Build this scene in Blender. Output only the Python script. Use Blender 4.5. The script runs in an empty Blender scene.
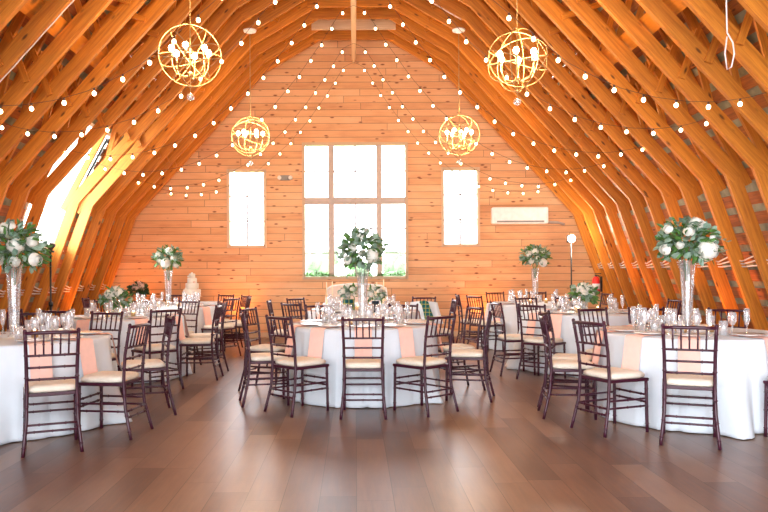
import bpy, math, random
from mathutils import Vector, Matrix
from math import sin, cos, pi, radians as R_
random.seed(7)
sc = bpy.context.scene
C = sc.collection

# ------------------------------------------------------------ materials
def mat(name):
    m = bpy.data.materials.new(name); m.use_nodes = True
    nt = m.node_tree; b = nt.nodes['Principled BSDF']
    return m, nt, b
def N(nt, t, **kw):
    n = nt.nodes.new(t)
    for k, v in kw.items():
        if k in n.inputs: n.inputs[k].default_value = v
        else: setattr(n, k, v)
    return n
def L(nt, a, b): nt.links.new(a, b)
def M_(nt, op, a, b=None, c=None):
    n = nt.nodes.new('ShaderNodeMath'); n.operation = op
    for i, v in enumerate((a, b, c)):
        if v is None: continue
        if isinstance(v, (int, float)): n.inputs[i].default_value = v
        else: nt.links.new(v, n.inputs[i])
    return n.outputs[0]
def ramp(nt, fac, stops):
    n = nt.nodes.new('ShaderNodeValToRGB')
    while len(n.color_ramp.elements) < len(stops): n.color_ramp.elements.new(0.5)
    for e, (p, c) in zip(n.color_ramp.elements, stops):
        e.position = p; e.color = (*c, 1)
    nt.links.new(fac, n.inputs[0]); return n.outputs[0]
def mixc(nt, fac, a, b, mode='MIX'):
    n = nt.nodes.new('ShaderNodeMix'); n.data_type = 'RGBA'; n.blend_type = mode
    for idx, v in ((0, fac), (6, a), (7, b)):
        if isinstance(v, (int, float)): n.inputs[idx].default_value = v
        elif isinstance(v, tuple): n.inputs[idx].default_value = (*v, 1)
        else: nt.links.new(v, n.inputs[idx])
    return n.outputs[2]
def plain(name, col, rough=.5, metal=0, spec=.5, var=.06, scale=12, bump=0):
    m, nt, b = mat(name)
    tc = N(nt, 'ShaderNodeTexCoord'); no = N(nt, 'ShaderNodeTexNoise', Scale=scale, Detail=3)
    L(nt, tc.outputs['Object'], no.inputs['Vector'])
    c = ramp(nt, no.outputs[0], [(.3, tuple(x*(1-var) for x in col)), (.7, tuple(min(1, x*(1+var)) for x in col))])
    L(nt, c, b.inputs['Base Color'])
    b.inputs['Roughness'].default_value = rough; b.inputs['Metallic'].default_value = metal
    b.inputs['Specular IOR Level'].default_value = spec
    if bump:
        bp = N(nt, 'ShaderNodeBump', Strength=bump, Distance=.01); L(nt, no.outputs[0], bp.inputs['Height']); L(nt, bp.outputs[0], b.inputs['Normal'])
    return m
def emis(name, col, st):
    m, nt, b = mat(name)
    b.inputs['Base Color'].default_value = (*col, 1)
    b.inputs['Emission Color'].default_value = (*col, 1); b.inputs['Emission Strength'].default_value = st
    return m
def thin_glass(name, tint=(1, 1, 1), gloss=.12, diff=.0, rough=.03):
    m, nt, b = mat(name); nt.nodes.remove(b)
    out = nt.nodes['Material Output']
    t = N(nt, 'ShaderNodeBsdfTransparent'); t.inputs[0].default_value = (*tint, 1)
    g = N(nt, 'ShaderNodeBsdfGlossy', Roughness=rough); g.inputs[0].default_value = (1, 1, 1, 1)
    lw = N(nt, 'ShaderNodeLayerWeight', Blend=.35)
    f = M_(nt, 'MULTIPLY_ADD', lw.outputs['Facing'], .5, gloss)
    mx = N(nt, 'ShaderNodeMixShader'); L(nt, f, mx.inputs[0]); L(nt, t.outputs[0], mx.inputs[1]); L(nt, g.outputs[0], mx.inputs[2])
    last = mx.outputs[0]
    if diff:
        d = N(nt, 'ShaderNodeBsdfDiffuse'); d.inputs[0].default_value = (.95, .97, 1, 1)
        m2 = N(nt, 'ShaderNodeMixShader'); m2.inputs[0].default_value = diff
        L(nt, last, m2.inputs[1]); L(nt, d.outputs[0], m2.inputs[2]); last = m2.outputs[0]
    L(nt, last, out.inputs[0]); return m

def timber(name, c1, c2, rough=.55):
    m, nt, b = mat(name)
    tc = N(nt, 'ShaderNodeTexCoord'); oi = N(nt, 'ShaderNodeObjectInfo')
    mp = N(nt, 'ShaderNodeMapping'); L(nt, tc.outputs['UV'], mp.inputs[0]); mp.inputs['Scale'].default_value = (1.2, 22, 1)
    off = N(nt, 'ShaderNodeCombineXYZ'); L(nt, M_(nt, 'MULTIPLY', oi.outputs['Random'], 37.), off.inputs[0]); L(nt, M_(nt, 'MULTIPLY', oi.outputs['Random'], 91.), off.inputs[1])
    L(nt, off.outputs[0], mp.inputs['Location'])
    no = N(nt, 'ShaderNodeTexNoise', Scale=1.6, Detail=6, Roughness=.6, Distortion=.5); L(nt, mp.outputs[0], no.inputs['Vector'])
    col = ramp(nt, no.outputs[0], [(.3, c1), (.7, c2)])
    mp2 = N(nt, 'ShaderNodeMapping'); L(nt, tc.outputs['UV'], mp2.inputs[0]); mp2.inputs['Scale'].default_value = (3.0, 9, 1); L(nt, off.outputs[0], mp2.inputs['Location'])
    vo = N(nt, 'ShaderNodeTexVoronoi', Scale=1.0); L(nt, mp2.outputs[0], vo.inputs['Vector'])
    kn = ramp(nt, vo.outputs['Distance'], [(.08, (1, 1, 1)), (.17, (0, 0, 0))])
    col = mixc(nt, kn, col, tuple(x*.35 for x in c1))
    hsv = N(nt, 'ShaderNodeHueSaturation'); L(nt, col, hsv.inputs['Color'])
    L(nt, M_(nt, 'MULTIPLY_ADD', oi.outputs['Random'], .3, .85), hsv.inputs['Value'])
    L(nt, hsv.outputs[0], b.inputs['Base Color']); b.inputs['Roughness'].default_value = rough
    bp = N(nt, 'ShaderNodeBump', Strength=.25, Distance=.01); L(nt, no.outputs[0], bp.inputs['Height']); L(nt, bp.outputs[0], b.inputs['Normal'])
    return m

def plank_mat(name, along, across, width, length, stops, gap=.02, rough=.5, knots=True, gapdark=.4, knotcol=(.2, .06, .02), knotscale=2.2, wt=(.3, .42, .45), bump=.4):
    """boards running along one object axis, each with its own tone"""
    m, nt, b = mat(name)
    tc = N(nt, 'ShaderNodeTexCoord'); sp = N(nt, 'ShaderNodeSeparateXYZ'); L(nt, tc.outputs['Object'], sp.inputs[0])
    u = sp.outputs[across]; v = sp.outputs[along]
    ru = M_(nt, 'DIVIDE', u, width); row = M_(nt, 'FLOOR', ru); fu = M_(nt, 'FRACT', ru)
    wn = N(nt, 'ShaderNodeTexWhiteNoise', noise_dimensions='1D'); L(nt, row, wn.inputs['W'])
    rv = M_(nt, 'ADD', M_(nt, 'DIVIDE', v, length), M_(nt, 'MULTIPLY', wn.outputs['Value'], 7.3)); colr = M_(nt, 'FLOOR', rv); fv = M_(nt, 'FRACT', rv)
    cb = N(nt, 'ShaderNodeCombineXYZ'); L(nt, row, cb.inputs[0]); L(nt, colr, cb.inputs[1])
    wn2 = N(nt, 'ShaderNodeTexWhiteNoise', noise_dimensions='3D'); L(nt, cb.outputs[0], wn2.inputs['Vector'])
    # grain
    gx = N(nt, 'ShaderNodeCombineXYZ'); L(nt, M_(nt, 'MULTIPLY', v, 1.6), gx.inputs[0]); L(nt, M_(nt, 'MULTIPLY', u, 22), gx.inputs[1]); L(nt, M_(nt, 'MULTIPLY', wn2.outputs['Value'], 31), gx.inputs[2])
    no = N(nt, 'ShaderNodeTexNoise', Scale=1.5, Detail=6, Roughness=.6, Distortion=.4); L(nt, gx.outputs[0], no.inputs['Vector'])
    gy = N(nt, 'ShaderNodeCombineXYZ'); L(nt, M_(nt, 'MULTIPLY', v, 1.3), gy.inputs[0]); L(nt, M_(nt, 'MULTIPLY', u, 3.5), gy.inputs[1]); L(nt, M_(nt, 'MULTIPLY', wn2.outputs['Value'], 17), gy.inputs[2])
    no2 = N(nt, 'ShaderNodeTexNoise', Scale=1.3, Detail=3); L(nt, gy.outputs[0], no2.inputs['Vector'])
    f = M_(nt, 'ADD', M_(nt, 'MULTIPLY', wn2.outputs['Value'], wt[0]), M_(nt, 'ADD', M_(nt, 'MULTIPLY', no.outputs[0], wt[1]), M_(nt, 'MULTIPLY', no2.outputs[0], wt[2])))
    col = ramp(nt, f, stops)
    if knots:
        kv = N(nt, 'ShaderNodeCombineXYZ'); L(nt, M_(nt, 'MULTIPLY', v, 2.0), kv.inputs[0]); L(nt, M_(nt, 'MULTIPLY', u, 5.0), kv.inputs[1]); L(nt, row, kv.inputs[2])
        vo = N(nt, 'ShaderNodeTexVoronoi', Scale=knotscale*.5); L(nt, kv.outputs[0], vo.inputs['Vector'])
        kn = ramp(nt, M_(nt, 'ADD', vo.outputs['Distance'], M_(nt, 'MULTIPLY', no.outputs[0], .12)), [(.15, (1, 1, 1)), (.25, (0, 0, 0))])
        col = mixc(nt, kn, col, knotcol)
    g1 = M_(nt, 'LESS_THAN', fu, gap); g2 = M_(nt, 'LESS_THAN', fv, gap*width/length)
    g = M_(nt, 'MAXIMUM', g1, g2)
    col = mixc(nt, M_(nt, 'MULTIPLY', g, gapdark), col, (.03, .012, .006))
    L(nt, col, b.inputs['Base Color'])
    L(nt, M_(nt, 'MULTIPLY_ADD', no.outputs[0], .15, rough-.07), b.inputs['Roughness'])
    bp = N(nt, 'ShaderNodeBump', Strength=bump, Distance=.004); bp.invert = True; L(nt, M_(nt, 'MULTIPLY_ADD', no.outputs[0], .12, g), bp.inputs['Height']); L(nt, bp.outputs[0], b.inputs['Normal'])
    return m

RIBW = timber('rib timber', (.41, .120, .008), (.71, .255, .022))
SKIP = timber('roof board timber', (.18, .05, .010), (.42, .12, .018), .7)
WALL = plank_mat('pine boarding', 0, 2, .14, 2.9, [(.25, (.52, .225, .095)), (.5, (.72, .37, .17)), (.85, (.84, .50, .27))], gap=.07, rough=.55, gapdark=.6, knotcol=(.26, .08, .03), knotscale=3.6)
FLOOR = plank_mat('plank floor', 1, 0, .22, 1.6, [(.22, (.056, .028, .023)), (.45, (.118, .060, .043)), (.64, (.19, .100, .066)), (.85, (.27, .155, .10))], gap=.02, rough=.33, knots=False, gapdark=.75, wt=(.34, .52, .40), bump=.15)
SHING = plain('shingle underside', (.25, .235, .15), .9, var=.45, scale=5)
TRIMW = timber('window trim timber', (.62, .42, .26), (.78, .58, .40))
MUNT = plain('grey muntin', (.36, .34, .36), .5)
FRAMEW = plain('taupe window frame', (.52, .42, .36), .5)
GLASS = thin_glass('window pane', (1, 1, 1), .03)
CLEAR = thin_glass('clear glassware', (.96, .97, .99), .20, .20)
VASEG = thin_glass('clear vase glass', (.97, .98, .99), .10, .06)
WHITEP = plain('white paint', (.85, .85, .84), .5)
PLAST = plain('white plastic', (.86, .86, .84), .35)
BLACK = plain('black metal', (.012, .012, .013), .4)
MAHOG = plain('mahogany lacquer', (.050, .007, .020), .28, var=.25, scale=30, spec=.45)
CUSH = plain('ivory cushion', (.82, .74, .62), .85, var=.04, scale=30, bump=.1)
CLOTH = plain('white table linen', (.74, .80, .86), .9, var=.03, scale=6, bump=.08)
NAPK = plain('blush napkin', (.97, .62, .53), .9, var=.04, scale=20)
PORC = plain('white porcelain', (.86, .85, .83), .2)
GOLD = plain('pale gold metal', (.80, .56, .28), .3, metal=1)
BRONZE = plain('burnished champagne iron', (.50, .33, .15), .4, metal=.6)
GREEN1 = plain('fern green leaf', (.075, .19, .035), .6, var=.5, scale=25)
GREEN2 = plain('grey green eucalyptus leaf', (.24, .36, .27), .6, var=.35, scale=25)
GREEN3 = plain('dark leaf', (.03, .08, .03), .6, var=.4, scale=25)
PETAL = plain('white petal', (.86, .85, .78), .8, var=.06, scale=30)
BLUSHP = plain('blush petal', (.85, .62, .52), .8, var=.1, scale=30)
ICING = plain('white icing', (.85, .81, .72), .5)
WAX = plain('ivory wax', (.88, .78, .55), .5)
REDP = plain('red enamel', (.65, .02, .015), .3)
CABLE = plain('white cable', (.72, .62, .58), .5)
DARKC = plain('dark cord', (.10, .05, .03), .6)
SEALG = plain('emergency light housing', (.25, .24, .22), .5)
GRASS = plain('lawn', (.16, .26, .08), .95, var=.4, scale=.4)
TREEG = plain('tree leaves', (.22, .38, .16), .9, var=.5, scale=1.5)
BARK = plain('bark', (.16, .12, .09), .9, var=.3)
NAVY = plain('navy glaze', (.012, .03, .06), .3)
SHEER = plain('pale upholstery', (.80, .66, .56), .9)
BULB = emis('warm filament bulb', (1, .72, .40), 9)
CBULB = emis('chandelier candle bulb', (1, .78, .48), 34)
LAMPE = emis('flood lamp face', (1, .93, .85), 60)
AMBER = emis('amber uplight lens', (1, .35, .06), 12)
FLAME = emis('candle flame', (1, .72, .35), 15)
CRYST = thin_glass('crystal', (1, 1, 1), .35, .15)
m, nt, b = mat('teal tartan'); TARTAN = m
tc = N(nt, 'ShaderNodeTexCoord'); sp = N(nt, 'ShaderNodeSeparateXYZ'); L(nt, tc.outputs['Object'], sp.inputs[0])
sx = M_(nt, 'LESS_THAN', M_(nt, 'FRACT', M_(nt, 'MULTIPLY', sp.outputs[0], 16)), .14); sz = M_(nt, 'LESS_THAN', M_(nt, 'FRACT', M_(nt, 'MULTIPLY', sp.outputs[2], 16)), .14)
sx2 = M_(nt, 'LESS_THAN', M_(nt, 'FRACT', M_(nt, 'MULTIPLY_ADD', sp.outputs[0], 16, .5)), .4)
c = mixc(nt, M_(nt, 'MULTIPLY', sx2, .6), (.0, .13, .10), (.004, .03, .09)); c = mixc(nt, M_(nt, 'MULTIPLY', M_(nt, 'MAXIMUM', sx, sz), .75), c, (.55, .45, .08))
L(nt, c, b.inputs['Base Color']); b.inputs['Roughness'].default_value = .9

# ------------------------------------------------------------ mesh builder
class MB:
    def __init__(s): s.v = []; s.f = []; s.sm = []; s.uv = []
    def add(s, vs, fs, smooth=False, uvs=None):
        o = len(s.v); s.v += [tuple(p) for p in vs]
        for i, f in enumerate(fs):
            s.f.append(tuple(o+k for k in f)); s.sm.append(smooth)
            s.uv.append(uvs[i] if uvs else None)
        return s
    def box(s, c, d, M=None, rot=0):
        x, y, z = d[0]/2, d[1]/2, d[2]/2
        vs = [Vector((a*x, b*y, e*z)) for e in (-1, 1) for b in (-1, 1) for a in (-1, 1)]
        if rot: vs = [Matrix.Rotation(rot, 3, 'Z') @ v for v in vs]
        if M: vs = [M @ v for v in vs]
        vs = [v+Vector(c) for v in vs]
        return s.add(vs, [(0, 2, 3, 1), (4, 5, 7, 6), (0, 1, 5, 4), (2, 6, 7, 3), (0, 4, 6, 2), (1, 3, 7, 5)])
    def beam(s, a, b, n, depth, thick, y):
        """timber in the xz plane from a to b (inner edge), depth towards normal n, thickness about y"""
        a = Vector((a[0], 0, a[1])); b = Vector((b[0], 0, b[1])); n = Vector((n[0], 0, n[1])).normalized()*depth
        Ln = (b-a).length
        vs = []
        for yy in (y-thick/2, y+thick/2):
            for p in (a, b, b+n, a+n): vs.append((p.x, yy, p.z))
        fs = [(0, 1, 2, 3), (7, 6, 5, 4), (0, 4, 5, 1), (1, 5, 6, 2), (2, 6, 7, 3), (3, 7, 4, 0)]
        k = random.random()*3
        l4 = [(k, 0), (k+Ln, 0), (k+Ln, depth), (k, depth)]
        uvs = [l4, [l4[3], l4[2], l4[1], l4[0]], [(k, 0), (k, thick), (k+Ln, thick), (k+Ln, 0)], [(0, 0), (thick, 0), (thick, depth), (0, depth)], [(k+Ln, 0), (k+Ln, .0+thick), (k, thick), (k, 0)], [(0, 0), (thick, 0), (thick, depth), (0, depth)]]
        uvs[4] = [(k+Ln, 0), (k+Ln, thick), (k, thick), (k, 0)]
        return s.add(vs, fs, False, uvs)
    def tube(s, pts, r, seg=8, close=False, caps=True):
        P = [Vector(p) for p in pts]; n = len(P); rs = r if isinstance(r, (list, tuple)) else [r]*n
        vs = []; ref = None
        for i, p in enumerate(P):
            if close: t = P[(i+1) % n]-P[i-1]
            else: t = P[min(i+1, n-1)]-P[max(i-1, 0)]
            t.normalize()
            if ref is None:
                ref = Vector((0, 0, 1)) if abs(t.z) < .9 else Vector((1, 0, 0))
            u = t.cross(ref)
            if u.length < 1e-5: u = t.cross(Vector((0, 1, 0)))
            u.normalize(); w = t.cross(u); ref = u.cross(t) if False else ref
            ref = -w
            for k in range(seg):
                a = 2*pi*k/seg; vs.append(p+u*cos(a)*rs[i]+w*sin(a)*rs[i])
        fs = []
        m = n if close else n-1
        for i in range(m):
            for k in range(seg):
                a = i*seg+k; b = i*seg+(k+1) % seg; c = ((i+1) % n)*seg+(k+1) % seg; d = ((i+1) % n)*seg+k
                fs.append((a, b, c, d))
        if caps and not close: fs += [tuple(range(seg-1, -1, -1)), tuple((n-1)*seg+k for k in range(seg))]
        return s.add(vs, fs, True)
    def lathe(s, prof, seg=20, c=(0, 0, 0), M=None):
        vs = []; n = len(prof)
        for r, z in prof:
            for k in range(seg):
                a = 2*pi*k/seg; v = Vector((r*cos(a), r*sin(a), z))
                if M: v = M @ v
                vs.append(v+Vector(c))
        fs = [(i*seg+k, i*seg+(k+1) % seg, (i+1)*seg+(k+1) % seg, (i+1)*seg+k) for i in range(n-1) for k in range(seg)]
        if prof[0][0] > 1e-4: fs.append(tuple(range(seg-1, -1, -1)))
        return s.add(vs, fs, True)
    def ball(s, c, r, seg=12, rings=8, sq=(1, 1, 1), bump=0, rnd=random):
        vs = []; fs = []
        for i in range(rings+1):
            th = pi*i/rings
            for k in range(seg):
                ph = 2*pi*k/seg; q = 1+(rnd.uniform(-bump, bump) if 0 < i < rings else 0)
                vs.append((c[0]+r*q*sq[0]*sin(th)*cos(ph), c[1]+r*q*sq[1]*sin(th)*sin(ph), c[2]+r*q*sq[2]*cos(th)))
        for i in range(rings):
            for k in range(seg):
                fs.append((i*seg+k, (i+1)*seg+k, (i+1)*seg+(k+1) % seg, i*seg+(k+1) % seg))
        return s.add(vs, fs, True)
    def build(s, name, m, parent=None, loc=None, bevel=0):
        me = bpy.data.meshes.new(name); me.from_pydata(s.v, [], s.f)
        me.polygons.foreach_set('use_smooth', s.sm)
        if any(u for u in s.uv):
            ul = me.uv_layers.new(name='UVMap')
            for p, u in zip(me.polygons, s.uv):
                if u:
                    for li, uv in zip(p.loop_indices, u): ul.data[li].uv = uv
        me.materials.append(m); me.validate(); me.update()
        o = bpy.data.objects.new(name, me); C.objects.link(o)
        if parent: o.parent = parent
        if loc: o.location = loc
        if bevel:
            bv = o.modifiers.new('bevel', 'BEVEL'); bv.width = bevel; bv.segments = 2; bv.limit_method = 'ANGLE'
        return o
def thing(name, label, cat, loc=(0, 0, 0), rz=0, group=None):
    o = bpy.data.objects.new(name, None); C.objects.link(o); o.empty_display_size = .1
    o.location = loc; o.rotation_euler = (0, 0, rz); tag(o, label, cat, group); return o
def tag(o, label, cat, group=None):
    o['label'] = label; o['category'] = cat
    if group: o['group'] = group
    elif 'group' in o: del o['group']
    return o
def struct(o): o['kind'] = 'structure'; return o
def dup(root, loc, rz, label, group=None, scale=None):
    r = root.copy(); C.objects.link(r); r.location = loc; r.rotation_euler = (0, 0, rz); r['label'] = label
    if group: r['group'] = group
    if scale: r.scale = (scale,)*3
    for ch in list(root.children):
        c = ch.copy(); C.objects.link(c); c.parent = r
        for g in list(ch.children):
            d = g.copy(); C.objects.link(d); d.parent = c
    return r
def place(protos, key, root, loc, rz, label, group=None, scale=None):
    """first use moves the prototype itself, later uses copy it"""
    if key not in protos:
        protos[key] = root; root.location = loc; root.rotation_euler = (0, 0, rz); root['label'] = label
        if group: root['group'] = group
        if scale: root.scale = (scale,)*3
        return root
    return dup(protos[key], loc, rz, label, group, scale)

# ------------------------------------------------------------ camera, pixel helper
F = 35/36*768; H = 1.36; VX, VY, ROLL = 355., 270., .0057
cd = bpy.data.cameras.new('camera'); cam = bpy.data.objects.new('camera', cd); C.objects.link(cam)
cam.location = (0, 0, H); cam.rotation_euler = (pi/2, ROLL, 0)
cd.lens = 35; cd.sensor_width = 36; cd.shift_x = (384-VX)/768; cd.shift_y = -(256-VY)/768
cd.clip_start = .05; cd.clip_end = 400
sc.camera = cam

WY = 15.2     # gable wall
def zfl(px, py):                       # floor point under a foot of a chair seen at a pixel
    dx, dy = px-VX, py-VY+ROLL*(px-VX)
    s = dy/H; return Vector((dx/s, F/s))

# ------------------------------------------------------------ room shell
Y0 = -1.5
inner = [(5.24, 0), (4.35, 2.45), (1.755, 5.3), (0, 6.33)]
outer = [(5.47, 0), (4.66, 2.36), (3.42, 4.66), (1.98, 6.02), (0, 7.06)]
mb = MB(); mb.box((0, (Y0+WY+.3)/2, -.06), (11.3, WY+.3-Y0, .12)); struct(mb.build('floor', FLOOR))

# gable wall with openings
wins = [(-1.03, 1.05, 1.21, 3.92), (-2.56, -1.83, 1.86, 3.39), (1.80, 2.51, 1.86, 3.40)]
def ztop(x):
    x = abs(x)
    for (x0, z0), (x1, z1) in zip(outer, outer[1:]):
        if x1 <= x <= x0: return z0+(z1-z0)*(x0-x)/(x0-x1)
    return 0
xs = sorted(set([w[0] for w in wins]+[w[1] for w in wins]+[s*p[0] for p in outer for s in (-1, 1)]))
mb = MB()
for x0, x1 in zip(xs, xs[1:]):
    xm = (x0+x1)/2; cuts = [(w[2], w[3]) for w in wins if w[0] <= xm <= w[1]]
    lo = 0; segs = []
    for a, b_ in cuts: segs.append((lo, lo, a, a)); lo = b_
    segs.append((lo, lo, ztop(x0), ztop(x1)))
    for a0, a1, b0, b1 in segs:
        vs = [(x0, WY, a0), (x1, WY, a1), (x1, WY, b1), (x0, WY, b0), (x0, WY+.14, a0), (x1, WY+.14, a1), (x1, WY+.14, b1), (x0, WY+.14, b0)]
        mb.add(vs, [(0, 1, 2, 3), (7, 6, 5, 4), (0, 4, 5, 1), (1, 5, 6, 2), (2, 6, 7, 3), (3, 7, 4, 0)])
struct(mb.build('wall_back', WALL))
mb = MB(); mb.box((0, WY-.012, .05), (10.4, .02, .1)); struct(mb.build('baseboard_back', TRIMW))

# windows
def window(idx, x0, x1, z0, z1, members, panes):
    w = bpy.data.objects.new('window_%d' % idx, None); C.objects.link(w); w.location = (0, WY, 0); struct(w)
    t = .035; mb = MB()
    for (a, b_, c, d) in ((x0-t, x0+.02, z0-t, z1+t), (x1-.02, x1+t, z0-t, z1+t), (x0, x1, z1-.02, z1+t), (x0, x1, z0-t, z0+.02)):
        mb.box(((a+b_)/2, .04, (c+d)/2), (b_-a, .18, d-c))
    mb.build('window_frame', TRIMW, w)
    if members:
        mb = MB()
        for (a, b_, c, d) in members: mb.box(((a+b_)/2, .04, (c+d)/2), (b_-a, .10 if d-c > b_-a else .086, d-c))
        mb.build('mullion', FRAMEW, w)
    mb = MB(); pm = MB()
    for (a, b_, c, d, nx, nz) in panes:
        for i in range(1, nx): x = a+(b_-a)*i/nx; mb.box((x, .06, (c+d)/2), (.034, .03, d-c))
        for i in range(1, nz): z = c+(d-c)*i/nz; mb.box(((a+b_)/2, .061, z), (b_-a, .03, .03))
        pm.box(((a+b_)/2, .062, (c+d)/2), (b_-a, .006, d-c))
    mb.build('muntin', MUNT, w); pm.build('pane', GLASS, w)
    return w
wx0, wx1, wz0, wz1 = wins[0]
mA, mB_, hz0, hz1 = (-.535, -.415), (.445, .555), 2.70, 2.84
window(1, wx0, wx1, wz0, wz1, [(mA[0], mA[1], wz0, wz1), (mB_[0], mB_[1], wz0, wz1), (wx0, wx1, hz0, hz1)],
       [(wx0, mA[0], wz0, hz0, 1, 3), (mA[1], mB_[0], wz0, hz0, 2, 3), (mB_[1], wx1, wz0, hz0, 1, 3),
        (wx0, mA[0], hz1, wz1, 1, 2), (mA[1], mB_[0], hz1, wz1, 2, 2), (mB_[1], wx1, hz1, wz1, 1, 2)])
for i in (1, 2):
    x0, x1, z0, z1 = wins[i]; window(i+1, x0, x1, z0, z1, [], [(x0, x1, z0, z1, 2, 3)])

# roof: skip boards with shingles outside them, an opening for the dormer on the left
DY0, DY1, DZ0, DZ1 = 10.72, 12.30, 1.75, 3.55
def on_outer(z):
    for (x0, z0), (x1, z1) in zip(outer, outer[1:]):
        if z0 <= z <= z1: return x0+(x1-x0)*(z-z0)/(z1-z0)
for side, nm in ((-1, 'left'), (1, 'right')):
    bmb = MB(); smb = MB(); t = 0; z = .02
    prof = []
    for (x0, z0), (x1, z1) in zip(outer, outer[1:]):
        Ls = math.hypot(x1-x0, z1-z0); n = (z1-z0, -(x1-x0)); nl = math.hypot(*n); n = (n[0]/nl, n[1]/nl)
        k = 0
        while k*.245+.05 < Ls:
            a = k*.245+.03; b_ = min(a+.15, Ls)
            pa = (x0+(x1-x0)*a/Ls, z0+(z1-z0)*a/Ls); pb = (x0+(x1-x0)*b_/Ls, z0+(z1-z0)*b_/Ls)
            zm = (pa[1]+pb[1])/2
            spans = [(Y0, WY)]
            if side < 0 and DZ0 < zm < DZ1: spans = [(Y0, DY0), (DY1, WY)]
            for ya, yb in spans:
                while ya < yb-.01:
                    ye = min(yb, ya+random.uniform(2.5, 4)); th = .022
                    v = []
                    for yy in (ya, ye-.006):
                        for p, o in ((pa, 0), (pb, 0), (pb, th), (pa, th)): v.append((side*(p[0]+n[0]*o), yy, p[1]+n[1]*o))
                    u0 = random.random()*9; Ly = ye-ya
                    q = [(u0, 0), (u0, .15), (u0+Ly, .15), (u0+Ly, 0)]
                    bmb.add(v, [(0, 1, 2, 3), (7, 6, 5, 4), (0, 4, 5, 1), (1, 5, 6, 2), (2, 6, 7, 3), (3, 7, 4, 0)], False,
                            [[(0, 0), (0, .15), (.02, .15), (.02, 0)]]*2+[[(u0, 0), (u0+Ly, 0), (u0+Ly, .15), (u0, .15)]]*4)
                    ya = ye
            k += 1
        cutz = [z0, z1]
        if side < 0: cutz = sorted(set([z0, z1]+[q for q in (DZ0, DZ1) if z0 < q < z1]))
        for za, zb in zip(cutz, cutz[1:]):
            xa = x0+(x1-x0)*(za-z0)/(z1-z0); xb = x0+(x1-x0)*(zb-z0)/(z1-z0)
            sp_ = [(Y0, WY+.14)]
            if side < 0 and DZ0 < (za+zb)/2 < DZ1: sp_ = [(Y0, DY0), (DY1, WY+.14)]
            for ya, yb in sp_:
                v = []
                for yy in (ya, yb):
                    for (px, pz), o in (((xa, za), .024), ((xb, zb), .024), ((xb, zb), .06), ((xa, za), .06)): v.append((side*(px+n[0]*o), yy, pz+n[1]*o))
                smb.add(v, [(0, 1, 2, 3), (7, 6, 5, 4), (0, 4, 5, 1), (1, 5, 6, 2), (2, 6, 7, 3), (3, 7, 4, 0)])
    struct(bmb.build('ceiling', SKIP)); struct(smb.build('wall_%s' % nm, SHING))

# dormer on the left
dx = 5.75
dm = MB()
for yy in (DY0-.03, DY1+.03):
    pts = [(-on_outer(DZ0), DZ0), (-dx, DZ0), (-dx, DZ1), (-on_outer(DZ1), DZ1)]
    mid = [(-on_outer(2.36), 2.36)]
    pts = pts+mid+[]
    v = [(p[0], yy-.03, p[1]) for p in pts]+[(p[0], yy+.03, p[1]) for p in pts]
    n = len(pts); dm.add(v, [tuple(range(n)), tuple(range(2*n-1, n-1, -1))]+[(i, i+n, (i+1) % n+n, (i+1) % n) for i in range(n)])
dm.box((-(dx+on_outer(DZ1))/2, (DY0+DY1)/2, DZ1+.03), (dx-on_outer(DZ1)+.1, DY1-DY0+.12, .06))
dm.box((-(dx+on_outer(DZ0))/2, (DY0+DY1)/2, DZ0-.03), (dx-on_outer(DZ0)+.1, DY1-DY0+.12, .06))
struct(dm.build('wall_dormer', WHITEP))
w = bpy.data.objects.new('window_4', None); C.objects.link(w); w.location = (-dx, 0, 0); struct(w)
mb = MB()
for yy in (DY0+.03, (DY0+DY1)/2, DY1-.03): mb.box((0, yy, (DZ0+DZ1)/2), (.06, .06, DZ1-DZ0))
for zz in (DZ0+.03, DZ1-.03): mb.box((0, (DY0+DY1)/2, zz), (.058, DY1-DY0, .06))
mb.build('window_frame', WHITEP, w)
mb = MB(); mb.box((0, (DY0+DY1)/2, (DZ0+DZ1)/2), (.006, DY1-DY0-.1, DZ1-DZ0-.1)); mb.build('pane', GLASS, w)

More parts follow.
